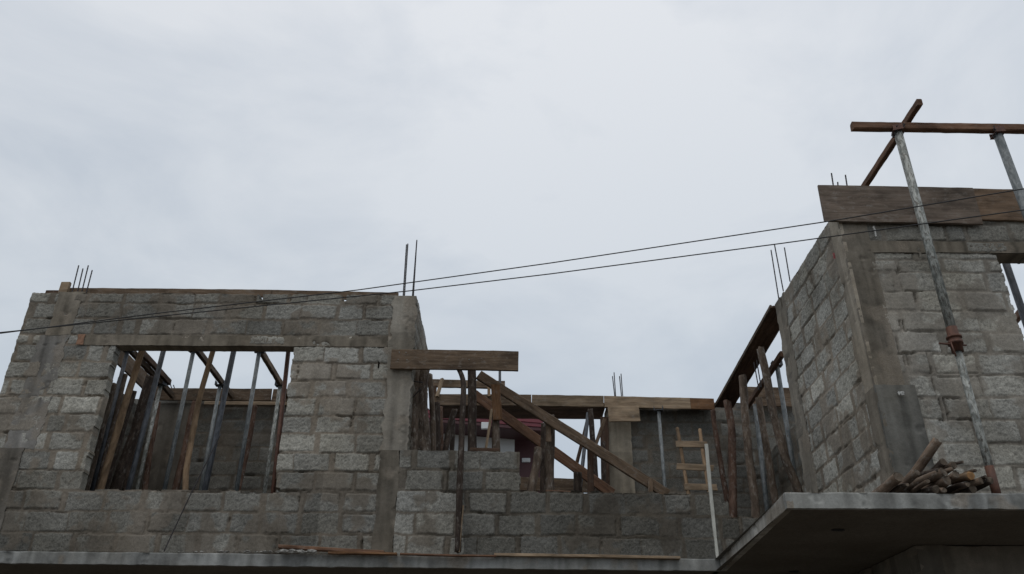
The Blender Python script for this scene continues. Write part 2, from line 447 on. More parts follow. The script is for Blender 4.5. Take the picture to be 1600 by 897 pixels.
def rebars(parent, spots, r=.007):
    for p0, p1 in spots:
        p0, p1 = Vector(p0), Vector(p1); L = (p1 - p0).length; prof = []; x = 0
        while x < L:                                                  # rolled ribs
            prof += [(x, r), (x + .011, r), (x + .014, r * 1.18), (x + .019, r * 1.18)]; x += .022
        b = tube('rebar', M['rebar'], p0, p1, r, sides=8, flare=prof[:-1])
        b.parent = parent; b.matrix_parent_inverse = parent.matrix_world.inverted()

# ------------------------------------------------------------------ the unfinished building
FL, TOP, D0 = 3.2, 6.22, 8.65
bld = empty('unfinished_building', (0, 0, 0))
tag(bld, 'unfinished grey concrete block building with open roof and raw columns', 'building')

def zl(u, z):            # tone of the left front wall by course, darker at top and bottom
    w = np.where(z > 5.67, .58, np.where(z > 4.1, 1.08, .50))
    w = np.where((z > 4.1) & (z < 4.75), .86, w); w = np.where((z > 5.3) & (z < 5.6), .78, w)
    w = w + .16 * fbm(u, z, 1.3, 3, 901) * 2
    return np.where((u > -2.0) & (z < 4.1) & (z > 3.2), np.maximum(w, .66), w)
CL = [3.2, 3.42, 3.645, 3.865] + [3.865 + .2094 * i for i in range(1, 9)] + [5.67, 5.878, 6.081, 6.225]
g = Geo()
wx, wz = at(592, 570, D0).x, at(592, 570, D0).z
field(g, (0, D0, 0), (1, 0, 0), (0, -1, 0), -5.72, -1.38, 3.19, TOP, .0115, .12, 11, CL,
      [(-4.56, -2.505, 3.865, 5.56), (wx - .012, wx + .014, wz - .045, wz + .04), (-2.85, -2.45, 3.835, 3.88), (-2.02, -1.96, 6.13, 6.3), (-3.02, -2.97, 6.14, 6.3)], zl, smear=.42)
g.build('block_wall', bld)
g = Geo(); field(g, (0, D0, 0), (1, 0, 0), (0, -1, 0), -4.98, -1.44, 5.535, 5.665, .0115, .15, 31, conc=(.165, .145, .116), rag=.02, jitter=.006)
for v in g.v[:1]: v[:, 1] -= .012
g.build('lintel', bld)

# corner column at the far left, smeared with cement
g = Geo()
field(g, (0, D0 - .012, 0), (1, 0, 0), (0, -1, 0), -5.40, -5.11, 5.66, 6.235, .0115, .2, 32, conc=(.20, .178, .145), rag=.03, jitter=.012)
field(g, (0, D0 - .010, 0), (1, 0, 0), (0, -1, 0), -5.47, -5.13, 4.30, 5.665, .0115, .2, 33, conc=(.185, .178, .166), rag=.05, jitter=.016)
field(g, (0, D0 - .016, 0), (1, 0, 0), (0, -1, 0), -5.75, -5.26, 3.19, 4.31, .0115, .2, 34, conc=(.135, .124, .108), rag=.015)
c1 = g.build('column', bld)
rebars(c1, [(at(111.5, 461, 8.72), at(123, 415, 8.72)), (at(120, 461, 8.74), at(129.5, 420.5, 8.74)),
            (at(126.6, 461, 8.73), at(138, 415, 8.73)), (at(134, 461, 8.75), at(144, 422.6, 8.75))])
# column right of the window
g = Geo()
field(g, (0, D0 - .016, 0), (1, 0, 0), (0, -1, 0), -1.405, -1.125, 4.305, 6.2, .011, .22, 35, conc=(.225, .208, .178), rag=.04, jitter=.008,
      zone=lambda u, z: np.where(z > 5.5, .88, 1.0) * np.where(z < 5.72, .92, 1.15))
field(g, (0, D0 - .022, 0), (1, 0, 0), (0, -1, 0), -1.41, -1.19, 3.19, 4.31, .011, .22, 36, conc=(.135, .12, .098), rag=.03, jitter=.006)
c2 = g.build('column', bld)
rebars(c2, [(at(630, 462, 8.70), at(635.2, 382, 8.70)), (at(632, 462, 8.83), at(637.3, 381, 8.83)),
            (at(644.5, 462, 8.70), at(651.3, 376, 8.70)), (at(646, 462, 8.82), at(651, 379, 8.82))])
# return wall running back from that column
g = Geo(); field(g, (-1.13, 0, 0), (0, 1, 0), (1, 0, 0), 8.655, 10.4, 3.19, 6.17, .016, .19, 13, CL, zone=lambda u, z: .72 + 0 * u)
g.build('block_wall', bld)

# low wall right of the column, stepped
ud = np.array((1, .035, 0)); ud /= np.linalg.norm(ud); nn = (ud[1], -ud[0], 0)
def zlow(u, z):
    w = np.where((u < -.55 + .25 * fbm(u, z, 3, 2, 77)) & (z < 3.9), .78, .38) + .10 * fbm(u, z, 1.5, 3, 902) * 2
    return np.where(z > 3.9, .52, w)
g = Geo()
field(g, (0, 8.665, 0), ud, nn, -1.195, 3.5, 3.19, 4.31, .0115, .19, 14, [3.19, 3.42, 3.65, 3.88, 4.10, 4.33],
      [(.10, 3.6, 3.885, 4.6), (2.32, 3.6, 3.65, 4.6), (2.24, 2.4, 3.80, 4.6)], zlow, smear=.3, mort=np.array((.19, .168, .138)))
g.build('low_wall', bld)

# right block: flank and front
def zr(u, z): return np.where(z > 5.3, .85, 1.0) * np.where(z < 4.0, .92, 1.) + .12 * fbm(u, z, 1.2, 3, 903) * 2
CR = [3.19 + .2085 * i for i in range(0, 12)] + [5.62, 5.70, 5.83, 6.03, 6.24]
XR, DR = 3.21, 6.76
g = Geo()
field(g, (XR, 0, 0), (0, 1, 0), (-1, 0, 0), DR + .2, 8.55, 3.19, TOP - .01, .0115, .19, 15, [3.19 + .216 * i for i in range(0, 15)], (), zr, smear=.42, block=BLOCK * 1.05)
g.build('block_wall', bld)
g = Geo()
field(g, (0, DR, 0), (1, 0, 0), (0, -1, 0), XR + .22, 6.4, 3.19, 6.2, .0115, .19, 16, CR, [(4.645, 6.1, 3.86, 5.7)],
      lambda u, z: np.where(z > 5.68, .62, zr(u, z)), smear=.5, mort=np.array((.25, .23, .198)), block=BLOCK * 1.06)
g.build('block_wall', bld)
g = Geo(); field(g, (0, DR, 0), (1, 0, 0), (0, -1, 0), XR + .24, 6.4, 5.70, 5.825, .0115, .18, 37, conc=(.18, .16, .13), rag=.02, jitter=.006)
for v in g.v[:1]: v[:, 1] -= .012
g.build('lintel', bld)
g = Geo()
field(g, (0, DR - .012, 0), (1, 0, 0), (0, -1, 0), XR - .012, XR + .255, 4.32, 6.21, .0115, .03, 38, conc=(.18, .162, .134), jitter=.006)
field(g, (XR - .012, 0, 0), (0, 1, 0), (-1, 0, 0), DR - .012, DR + .21, 4.32, 6.21, .0115, .03, 39, conc=(.275, .245, .20), jitter=.006)
field(g, (0, DR - .03, 0), (1, 0, 0), (0, -1, 0), XR - .02, XR + .33, 3.19, 4.33, .0115, .03, 40, conc=(.14, .138, .126), jitter=.005)
field(g, (XR - .02, 0, 0), (0, 1, 0), (-1, 0, 0), DR - .03, DR + .21, 3.19, 4.33, .0115, .03, 41, conc=(.155, .138, .113), jitter=.005)
c3 = g.build('column', bld)
rebars(c3, [(at(1303.5, 300, 6.85), at(1299, 270, 6.85)), (at(1310, 300, 6.95), at(1309, 286, 6.95)), (at(1325, 300, 6.86), at(1321, 274, 6.86))])
g = Geo()
field(g, (XR - .012, 0, 0), (0, 1, 0), (-1, 0, 0), 8.52, 8.85, 3.19, TOP, .013, .2, 42, conc=(.195, .178, .15), rag=.035)
field(g, (0, 8.85, 0), (1, 0, 0), (0, 1, 0), XR - .012, XR + .2, 3.19, TOP, .03, .2, 43, conc=(.19, .175, .15))
c4 = g.build('column', bld)
rebars(c4, [(at(1217, 468, 8.75), at(1204.6, 390, 8.75)), (at(1224, 455, 8.6), at(1210, 381.5, 8.6)), (at(1234.5, 440, 8.6), at(1225.6, 386.7, 8.6))])

# back wall and the room walls behind
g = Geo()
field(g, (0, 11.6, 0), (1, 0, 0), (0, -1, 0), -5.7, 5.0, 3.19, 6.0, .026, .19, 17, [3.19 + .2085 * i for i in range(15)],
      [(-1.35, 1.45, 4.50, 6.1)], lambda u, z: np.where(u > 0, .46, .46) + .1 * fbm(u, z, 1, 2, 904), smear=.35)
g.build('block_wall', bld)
g = Geo()
field(g, (0, 11.52, 0), (1, 0, 0), (0, -1, 0), 1.40, 1.75, 3.19, 5.88, .022, .25, 44, conc=(.255, .225, .178), rag=.01, jitter=.006, zone=lambda u, z: np.where(z < 5.2, .85, 1.1))
c5 = g.build('column', bld)
rebars(c5, [(at(960.5, 619, 11.62), at(957, 588, 11.62)), (at(962, 619, 11.75), at(959.5, 582.5, 11.75)), (at(971, 619, 11.62), at(968, 588, 11.62)), (at(973, 619, 11.75), at(970.3, 583.5, 11.75))])
g = Geo(); field(g, (0, 11.5, 0), (1, 0, 0), (0, -1, 0), -5.25, -4.72, 3.19, 5.9, .026, .22, 45, conc=(.13, .118, .10)); c6 = g.build('column', bld)
rebars(c6, [(at(272, 618, 11.6), at(266, 600, 11.6)), (at(277, 618, 11.62), at(271, 602, 11.62))])
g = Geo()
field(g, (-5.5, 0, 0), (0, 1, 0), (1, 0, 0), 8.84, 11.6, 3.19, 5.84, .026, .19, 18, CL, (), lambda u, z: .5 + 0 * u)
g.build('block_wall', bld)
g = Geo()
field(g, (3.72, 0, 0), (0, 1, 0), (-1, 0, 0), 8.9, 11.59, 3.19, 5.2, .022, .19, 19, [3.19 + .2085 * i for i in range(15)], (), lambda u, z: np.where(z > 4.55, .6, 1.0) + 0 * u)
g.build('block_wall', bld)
rebars(c4, [(at(1186, 610, 9.8), at(1178, 566, 9.8)), (at(1189.5, 606, 9.8), at(1182, 562, 9.8)), (at(1194, 600, 9.8), at(1187, 556, 9.8)), (at(1202, 600, 9.8), at(1196, 560, 9.8))])

# floor slab with the part that juts out over the street
g = Geo()
ang = lambda a, b: (np.array((b[0] - a[0], b[1] - a[1], 0)), math.hypot(b[0] - a[0], b[1] - a[1]))
A_, B_, C_, D_ = (-6.6, 8.43), (2.135, 8.665), (2.03, 6.065), (6.6, 6.03)
for (a, b, sd, cc) in ((A_, B_, 46, (.235, .24, .232)), (B_, C_, 47, (.33, .32, .295)), (C_, D_, 48, (.25, .255, .245))):
    v, Ln = ang(a, b); v = v / Ln; n_ = np.array((v[1], -v[0], 0)) if sd != 47 else np.array((v[1], -v[0], 0))
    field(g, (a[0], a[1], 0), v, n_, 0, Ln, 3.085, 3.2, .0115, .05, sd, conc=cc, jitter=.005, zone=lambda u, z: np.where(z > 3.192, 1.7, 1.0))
for z, cc in ((3.197, (.16, .155, .145)), (3.089, (.145, .13, .11))):
    P4 = [A_, B_, (2.135, 12), (-6.6, 12)]; P5 = [C_, D_, (6.6, 12), (2.14, 12)]
    for P in (P4, P5): g.add([(p[0] + (.004 if p[0] < 2.1 and p[0] > 0 else 0), p[1] + .004, z) for p in P], [(0, 1, 2, 3)], [cc] * 4, False)
g.build('floor_slab', bld)
# ground floor under it
g = Geo()
field(g, (0, 9.3, 0), (1, 0, 0), (0, -1, 0), -6.6, 3.5, -.05, 3.08, .04, .2, 20, [-.05 + .2085 * i for i in range(16)], [(-5.2, -3.4, .2, 2.4), (-1.0, .2, 0, 2.2), (1.2, 2.6, .9, 2.2)])
field(g, (3.53, 0, 0), (0, 1, 0), (-1, 0, 0), 7.35, 9.3, -.05, 3.08, .04, .2, 21, conc=(.15, .14, .12))
field(g, (0, 7.35, 0), (1, 0, 0), (0, -1, 0), 3.53, 6.6, -.05, 3.08, .04, .2, 22, conc=(.17, .155, .13))
g.box(-6.55, 6.55, 11.75, 11.95, -.05, 3.08); g.box(-6.6, -6.4, 9.5, 11.75, -.05, 3.08); g.box(6.4, 6.6, 7.55, 11.75, -.05, 3.08)
g.build('ground_floor_wall', bld)
for p in (atz(1310, 828, 3.085), atz(1241, 893, 3.085)):
    bm = bmesh.new(); bmesh.ops.create_icosphere(bm, subdivisions=2, radius=.045)
    for v in bm.verts: v.co = Vector((v.co.x * 1.2, v.co.y * .7, v.co.z * .25)) * (1 + .5 * mnoise.noise(v.co * 30))
    place('soffit_fixture', bm, M['cable'], Matrix.Translation(p), bld)

# ------------------------------------------------------------------ left room: edge boards, joists, props and poles
tag(board('formwork_board', M['board'], 105, 449.5, 424, 452.5, 461, 8.82, .03), 'long brown board laid along the top of the left wall', 'board', 'formwork boards')
tag(board('formwork_board', M['board'], 424.5, 452.5, 622, 457, 465, 8.83, .03), 'brown board on the wall top reaching the tall column with rebar', 'board', 'formwork boards')
tag(board('timber_stub', M['boardl'], 96, 440, 109, 440, 461, 8.74, .05, warp=0), 'short pale timber stub upright beside four rebars at the left corner', 'timber')
tag(board('timber_offcut', M['boardd'], 72, 453, 94, 453, 459, 8.74, .05, warp=0), 'small dark offcut lying on the left corner of the wall', 'timber')
p = at(125, 528, 8.60)
bm = bmesh.new(); bmesh.ops.create_grid(bm, x_segments=4, y_segments=6, size=.5)
for v in bm.verts: v.co = Vector((v.co.x * .085 + .014 * mnoise.noise(v.co * 3), .006 * mnoise.noise(v.co * 5), v.co.y * .12 + .02 * mnoise.noise(v.co * 4 + Vector((5, 5, 5)))))
bmesh.ops.solidify(bm, geom=bm.faces[:], thickness=.012)
tag(place('tile_scrap', bm, M['tile'], Matrix.Translation(p + Vector((0, .025, 0)))), 'small orange scrap stuck to the wall at the lintel end', 'scrap')

# boards over the left side wall and the back wall
a, b = at(182, 546, 9.9), at(236, 617, 11.52)
tag(beam('formwork_board', M['board'], Vector((-5.22, 8.95, 6.03)), Vector((-5.24, 11.42, 6.03)), .03, .24), 'dark board running back along the left side wall, seen through the window', 'board', 'formwork boards')
tag(beam('formwork_board', M['board'], Vector((-5.2, 11.44, 6.02)), Vector((-3.55, 11.44, 6.02)), .03, .19), 'board along the back wall seen through the left window', 'board', 'formwork boards')
tag(beam('formwork_board', M['board'], Vector((-3.53, 11.43, 6.01)), Vector((-1.35, 11.43, 6.02)), .03, .19), 'back wall board behind the rightmost prop in the window', 'board', 'formwork boards')
tag(beam('formwork_board', M['boardl'], Vector((-4.5, 11.40, 5.87)), Vector((-1.6, 11.40, 5.87)), .03, .055), 'thin pale strip below the back wall board in the window', 'board', 'formwork boards')
JX = [(-4.97, 'joist nearest the left side wall, seen in the window top'), (-4.10, 'middle joist of the window, running back over two props'), (-3.27, 'joist at the right corner of the window opening')]
for x, lb in JX:
    tag(beam('timber_joist', M['board'], Vector((x + .02, 8.9, 6.0)), Vector((x - .02, 11.40, 5.985)), .055, .085), 'brown timber ' + lb, 'joist', 'joists over the left room')
tag(beam('timber_joist', M['boardd'], Vector((-4.89, 9.95, 6.04)), Vector((-4.90, 11.0, 6.03)), .05, .085), 'short dark timber spliced beside the leftmost joist', 'joist', 'joists over the left room')
PR = [(-4.96, 9.72, 'dark steel prop under the near end of the leftmost joist', M['steeld'], M['steeld']),
      (-4.11, 9.72, 'grey green steel prop under the middle joist, nearest the window', M['steel'], M['steel']),
      (-3.26, 9.72, 'splashed steel prop under the right joist, near row', M['steelw'], M['steel']),
      (-4.97, 10.9, 'slim grey prop under the far end of the leftmost joist', M['steel'], M['steelw']),
      (-4.13, 10.9, 'dull prop under the far end of the middle joist', M['steeld'], M['steel']),
      (-3.28, 10.9, 'far prop under the right joist by the window corner', M['steel'], M['steelw'])]
for i, (x, d, lb, m1, m2) in enumerate(PR):
    steel_prop(lb, (x + .01 * (i % 3 - 1), d, FL), (x, d, 5.955), .033, m1, m2, .19, 'steel props in the left room', collar_mat=M['steeld'])

def wpole(mat, pts, d, r, label, name='wooden_pole', floor=True, group='wooden poles shoring the formwork', seed=0, knob=.12, r1=None, cut=None, zf=FL):
    P = [at(x, y, d if not isinstance(d, (list, tuple)) else d[i]) for i, (x, y) in enumerate(pts)]
    if floor: P.append(to_floor(P[-2], P[-1], zf)); P.pop(-2) if len(P) > 3 and (P[-2] - P[-1]).length < .1 else None
    P = P[::-1]
    r *= 1.2
    return tag(pole(name, M[mat], P, r, r1 or r * .88, seed=seed, knob=knob, cut=cut), label, 'pole', group)
wpole('tan', [(226, 535), (190, 650), (156, 766)], 9.2, .036, 'pale tan crooked pole at the left of the window', seed=3)
wpole('tan', [(337, 535), (322, 585), (308, 640), (292, 729), (289, 766)], 9.3, .030, 'tan pole with a kink low down near the window middle', seed=4)
wpole('barkd', [(190, 590), (140, 766)], 9.9, .04, 'dark pole against the left side wall, behind the tan pole', seed=5)
wpole('barkd', [(236, 590), (208, 680), (180, 766)], 10.4, .06, 'thick dark bark pole in the shadowed left side of the room', seed=6)
wpole('barkd', [(222, 640), (196, 766)], 11.0, .04, 'dark slim pole between thick bark pole and corner column', seed=7)
wpole('bark', [(178, 600), (134, 766)], 9.5, .034, 'grey brown pole leaning just inside the left window jamb', seed=8)
wpole('barkr', [(305, 628), (289, 700), (274, 766)], 11.2, .042, 'reddish pole under the back board, left of the kinked tan pole', seed=9)
wpole('barkr', [(399, 634), (386, 700), (372, 766)], 11.2, .036, 'reddish flaking pole behind the splashed steel prop', seed=10)
def spipe(mat, x0, y0, x1, y1, d, r, label, group='steel pipes in the left room'):
    a, b = at(x0, y0, d), at(x1, y1, d); b = to_floor(a, b)
    return tag(tube('steel_pipe', M[mat], b, a, r), label, 'pipe', group)
wpole('barkd', [(209, 612), (163, 766)], 10.2, .036, 'dark pole half hidden behind the pale tan crooked pole', seed=11)
wpole('barkr', [(247, 628), (226, 766)], 11.2, .036, 'short dark pole in front of the pale corner column', seed=12)
wpole('bark', [(196, 585), (151, 766)], 9.75, .03, 'thin grey pole next to the dark steel prop at the left joist', seed=14)
spipe('steeld', 369, 530, 320, 766, 9.15, .032, 'dark steel pipe crossing the window right of the middle joist')
spipe('steeld', 260, 530, 200, 766, 9.25, .030, 'dark steel pipe crossing the window beside the leftmost joists')
spipe('rust', 452, 535, 427, 766, 8.90, .026, 'rust red pipe standing along the right window jamb')
spipe('steel', 131, 720, 126, 766, 9.3, .022, 'grey pipe in the bottom left corner of the window')
# rod leaning against the wall under the window
tag(pole('iron_rod', M['rebar'], [at(256, 862, 8.56), at(300, 768, 8.56), at(345, 678, 8.60)], .0065, .0065, sides=8, knob=.15), 'thin rusty rod leaning across the window sill down to the slab', 'rod')

# ------------------------------------------------------------------ middle: front plank, poles, stair stringers
fb = tag(board('formwork_board', M['board'], 612, 545.5, 810, 548.5, 576, 8.57, .035, warp=.004), 'wide weathered plank nailed across the column, lower than the rebar', 'board', 'formwork boards')
bpy.context.view_layer.update()
for (nx, ny) in ((624, 550.5), (634.5, 551), (622, 562), (636, 562.5), (733, 562)):
    q = at(nx, ny, 8.567); bm = bmesh.new(); bmesh.ops.create_cone(bm, cap_ends=True, segments=8, radius1=.0055, radius2=.0055, depth=.012)
    n_ = place('nail', bm, M['steelw'], Matrix.Translation(q) @ Matrix.Rotation(math.pi / 2, 4, 'X')); wm = n_.matrix_world.copy()
    n_.parent = fb; n_.matrix_parent_inverse = fb.matrix_world.inverted()
rebars(c2, [(at(647, 596, 8.8), at(659, 597.5, 8.72)), (at(645, 621, 8.8), at(657, 607.5, 8.72))], .006)
tag(beam('timber_offcut', M['boardl'], at(724, 790, 8.52), at(717.5, 863, 8.50), .014, .02, warp=.002), 'thin pale lath along the right side of the slim pole', 'timber')
wpole('barkd', [(717, 577), (724, 600), (722, 660), (719, 740), (715.5, 862)], [8.62, 8.60, 8.55, 8.53, 8.52], .029, 'slim pole in front of the low wall holding the wide plank', seed=21, floor=False)
wpole('barkd', [(737, 578), (738, 640), (737, 702)], 8.98, .046, 'thick dark pole under the wide plank, right of the slim one', seed=22)
tag(beam('timber_post', M['boardo'], at(774, 601, 8.85), at(777.5, 656, 8.85), .105, .028), 'orange brown board on top of a splintered bark pole', 'timber')
wpole('bark', [(775, 650), (775, 703)], 8.93, .043, 'splintered bark pole below the orange brown board', seed=23)
tag(beam('timber_offcut', M['boardl'], at(768, 640, 8.86), at(759, 703, 8.86), .045, .02, roll=1.2), 'pale split strip leaning on the splintered bark pole', 'timber')
tag(board('timber_offcut', M['boardd'], 735, 699, 781, 700, 705, 8.8, .10, warp=0), 'flat dark offcut lying on the stepped end of the low wall', 'timber')
wpole('bark', [(665, 578), (656, 640), (662, 705)], 8.96, .075, 'thick rough bark trunk beside the column under the wide plank', seed=24, knob=.2)
wpole('bark', [(649, 578), (646, 705)], 8.90, .05, 'grey weathered pole touching the column side', seed=25, knob=.15)
wpole('bark', [(672, 585), (676, 640), (677, 705)], 9.3, .03, 'narrow split pole right of the rough bark trunk', seed=26, knob=.2)
wpole('barkd', [(682, 630), (682, 705)], 10.3, .045, 'black pole behind the narrow split one', seed=27)
wpole('barkr', [(688, 636), (690, 705)], 10.6, .028, 'thin reddish pole next to the black one', seed=28)
wpole('barkd', [(711, 640), (702, 670), (696, 705)], 10.4, .036, 'dark slanting pole in front of the white house wall', seed=29)
wpole('barkd', [(708, 655), (706, 705)], 10.8, .03, 'short dark upright before the white house wall', seed=30)
tag(tube('steel_pipe', M['steeld'], at(781, 650, 9.2), at(781, 560, 9.2), .016), 'thin dark pipe under the right end of the wide plank', 'pipe')
# the two stringers and what they rest on
tag(beam('stair_timber', M['board'], at(748, 586, 9.0), at(1043, 773, 9.0), .05, .115, seed=3), 'long light brown timber sloping down to the low wall', 'timber', 'sloping stair timbers')
tag(beam('stair_timber', M['red'], at(740, 616, 9.9), at(957, 772, 9.9), .05, .125, seed=4), 'darker reddish timber sloping behind the long light one', 'timber', 'sloping stair timbers')
tag(beam('timber_stub', M['board'], at(1016, 748, 8.93), at(1016, 775, 8.93), .05, .04), 'small upright stub against the low end of the light sloping timber', 'timber')
wpole('bark', [(859, 650), (859, 700), (858, 767)], 9.15, .052, 'bark post under the middle of the long sloping timber', seed=31, knob=.15)
tag(beam('timber_post', M['board'], at(856.5, 648, 9.03), at(857, 690, 9.03), .06, .02), 'short board nailed to the bark post under the sloping timber', 'timber')
wpole('barkd', [(849, 662), (848, 767)], 9.5, .03, 'thin black pole left of the bark post', seed=32)
wpole('bark', [(841, 700), (838, 725), (832, 768)], 9.0, .040, 'gnarled stump like pole with a pale torn top', seed=33, knob=.35, cut=M['cut'])
wpole('barkd', [(902, 740), (903, 769)], 9.4, .045, 'stubby dark log under the reddish sloping timber', seed=34)
tag(beam('timber_post', M['boardd'], at(922.5, 702, 9.15), to_floor(at(922.5, 702, 9.15), at(922.5, 770, 9.15)), .07, .05), 'flat dark post under the lower half of the light sloping timber', 'timber')
wpole('barkd', [(922, 640), (926, 680), (931, 760)], 10.6, .035, 'dark pole under the back beam at the right of the gap', seed=35)
tag(beam('timber_brace', M['boardd'], at(919, 652, 11.2), at(900, 728, 11.2), .05, .05), 'thin dark brace slanting left in the gap to the sky', 'timber')
tag(tube('steel_pipe', M['steeld'], to_floor(at(919, 660, 10.9), at(907, 766, 10.9)), at(919, 645, 10.9), .026), 'blue grey pipe between slanting brace and dark pole', 'pipe')
tag(beam('timber_brace', M['board'], at(945, 655, 11.0), at(929, 700, 11.0), .05, .05), 'brown brace slanting down beside the pale back column', 'timber')
tag(beam('formwork_board', M['boardd'], at(944, 652, 11.42), to_floor(at(944, 652, 11.42), at(946, 760, 11.42), 4.3), .12, .03), 'dark upright board on the left side of the pale back column', 'board', 'formwork boards')
wpole('barkd', [(942, 690), (944, 766)], 10.8, .03, 'dark pole close in front of the dark upright board', seed=36)
tag(board('formwork_board', M['board'], 812, 745, 945, 749, 766, 11.3, .04), 'low board across the bottom of the gap in the back wall', 'board', 'formwork boards')
tag(board('timber_offcut', M['red'], 853, 765, 902, 768, 769, 8.72, .12, warp=0), 'thin reddish offcut lying flat on the low wall top', 'timber')

# back beam formwork: face boards, soffit board, rail above
BB = [(676, 615.5, 830, 616.3, 'left stretch of the back beam face, behind the wide plank', 'board'), (831, 616.3, 943, 618.3, 'back beam face board above the gap to the sky', 'boardl'),
      (943.5, 618.3, 1077.5, 621.5, 'back beam face board right of the pale column, under rebar', 'boardl'), (1078, 621.5, 1115, 622.5, 'short orange end board of the back beam', 'boardo')]
for x0, y0, x1, y1, lb, m in BB:
    tag(board('formwork_board', M[m], x0, y0, x1, y1, y0 + 17.5, 11.38, .03, warp=.003), lb, 'board', 'formwork boards')
s0, s1 = at(676, 634, 11.42), at(1115, 640, 11.42)
tag(beam('soffit_board', M['boardd'], Vector((s0.x, 11.74, 5.905)), Vector((1.395, 11.74, 5.905)), .64, .03, warp=.002), 'dark board under the back beam, over the gap to the sky', 'board')
tag(beam('soffit_board', M['boardd'], Vector((1.40, 11.50, 5.905)), Vector((s1.x, 11.50, 5.905)), .17, .03, warp=.002), 'dark board under the back beam, over the ladder', 'board')
tag(board('formwork_board', M['boardl'], 950, 636, 998.5, 635, 659, 11.30, .03, warp=0), 'short wide board nailed across the top of the pale back column', 'board', 'formwork boards')
tag(board('timber_rail', M['board'], 674, 592, 789, 594.5, 604, 11.5, .05), 'timber rail above the back beam with sky below it', 'timber')
tag(beam('timber_stub', M['boardl'], at(683, 620, 11.34), at(691, 592, 11.42), .05, .04), 'pale slanted stub under the left end of the rail', 'timber')
tag(beam('timber_stub', M['boardd'], at(680, 617, 11.46), at(680, 603, 11.46), .05, .04), 'dark stub beside the pale slanted one under the rail', 'timber')
tag(beam('timber_stub', M['tan'], at(764, 620, 11.34), at(764.5, 596, 11.42), .045, .04), 'pale upright stub under the right part of the rail', 'timber')
steel_prop('grey steel prop standing against the dark back wall, left of the ladder', to_floor(at(1029, 641, 11.2), at(1039, 763, 11.2)), at(1029, 641, 11.2), .032, M['steel'], M['steel'], .2, collar_mat=M['steeld'])

# ladder
la = empty('wooden_ladder', to_floor(at(1058, 670, 9.25), at(1072, 756, 9.0))); tag(la, 'rough homemade ladder of poles with three nailed rungs', 'ladder')
for k, (xa, ya, xb, yb) in enumerate(((1058, 669, 1073, 757), (1093, 671, 1106, 757))):
    a, b = at(xa, ya, 9.25), at(xb, yb, 9.02); pole('rail', M['tan'], [to_floor(a, b), b, a], .024, .02, la, seed=41 + k, knob=.2)
for (xa, ya, xb, yb, dd) in ((1056, 694, 1105, 695, 9.14), (1057, 729, 1114.5, 732, 9.06), (1069, 761, 1120, 762, 8.98)):
    beam('rung', M['boardl'], at(xa, ya, dd), at(xb, yb, dd), .022, .072, parent=la)
# white pole
b0 = atz(1121, 876, 3.2)
tag(beam('white_pole', M['white'], b0, at(1103.5, 694, 8.70), .036, .036, warp=.004), 'slender white painted pole leaning on the ladder from the slab', 'pole')

# right of the middle room: beam underside, joist, poles
sb0, sb1 = at(1207, 481, 8.87), at(1119, 637, 11.36)
for t0, t1, lb in ((0, .40, 'near dark board under the side beam by the right block'), (.403, .72, 'middle dark board under the side beam, over a bark pole'), (.723, 1, 'far dark board under the side beam at the back corner')):
    tag(beam('soffit_board', M['boardd'], sb0.lerp(sb1, t0) + Vector((.125, 0, .012)), sb0.lerp(sb1, t1) + Vector((.125, 0, .012)), .25, .03, warp=.002), lb, 'board', 'side beam underside boards')
tag(beam('formwork_board', M['board'], sb0 + Vector((-.014, 0, .02)), sb1 + Vector((-.014, 0, .02)), .025, .05, warp=.002), 'thin edged board along the outer side of the side beam', 'board', 'formwork boards')
tag(beam('timber_joist', M['red'], at(1222, 553, 9.5), at(1168, 635, 11.35), .06, .08), 'reddish timber running back under the side beam on two props', 'joist')
tag(board('formwork_board', M['board'], 1164, 604, 1250, 606, 634, 11.45, .03), 'wide board across the back right corner behind the props', 'board', 'formwork boards')
wpole('barkr', [(1114, 641), (1123, 705), (1135, 775)], 11.1, .032, 'thin dark reddish pole in the back corner right of the ladder', seed=51)
wpole('barkr', [(1136.5, 627), (1142, 670), (1144.5, 726), (1146, 800)], 10.95, .048, 'bark pole under the far board of the side beam', seed=52, knob=.14)
wpole('bark', [(1160, 588), (1164, 640), (1171, 720), (1181, 800)], 10.25, .048, 'mottled bark pole under the middle board of the side beam', seed=53, knob=.14)
wpole('bark', [(1189, 544), (1205, 625), (1222, 700), (1248, 768)], 9.45, .045, 'curved mottled bark pole nearest the right block flank', seed=54, knob=.14)
wpole('bark', [(1185, 622), (1211, 780)], 10.7, .042, 'straight greyish pole between the mottled bark poles', seed=55, knob=.05)
tag(tube('steel_pipe', M['steel'], to_floor(at(1180, 632, 11.0), at(1197, 780, 11.0)), at(1180, 632, 11.0), .034), 'light grey pipe behind the straight greyish pole', 'pipe')
steel_prop('brownish grey steel prop close to the right block flank', to_floor(at(1214, 571, 9.9), at(1243, 750, 9.9)), at(1214, 571, 9.9), .038, M['steel'], M['steel'], .2, collar_mat=M['steeld'])

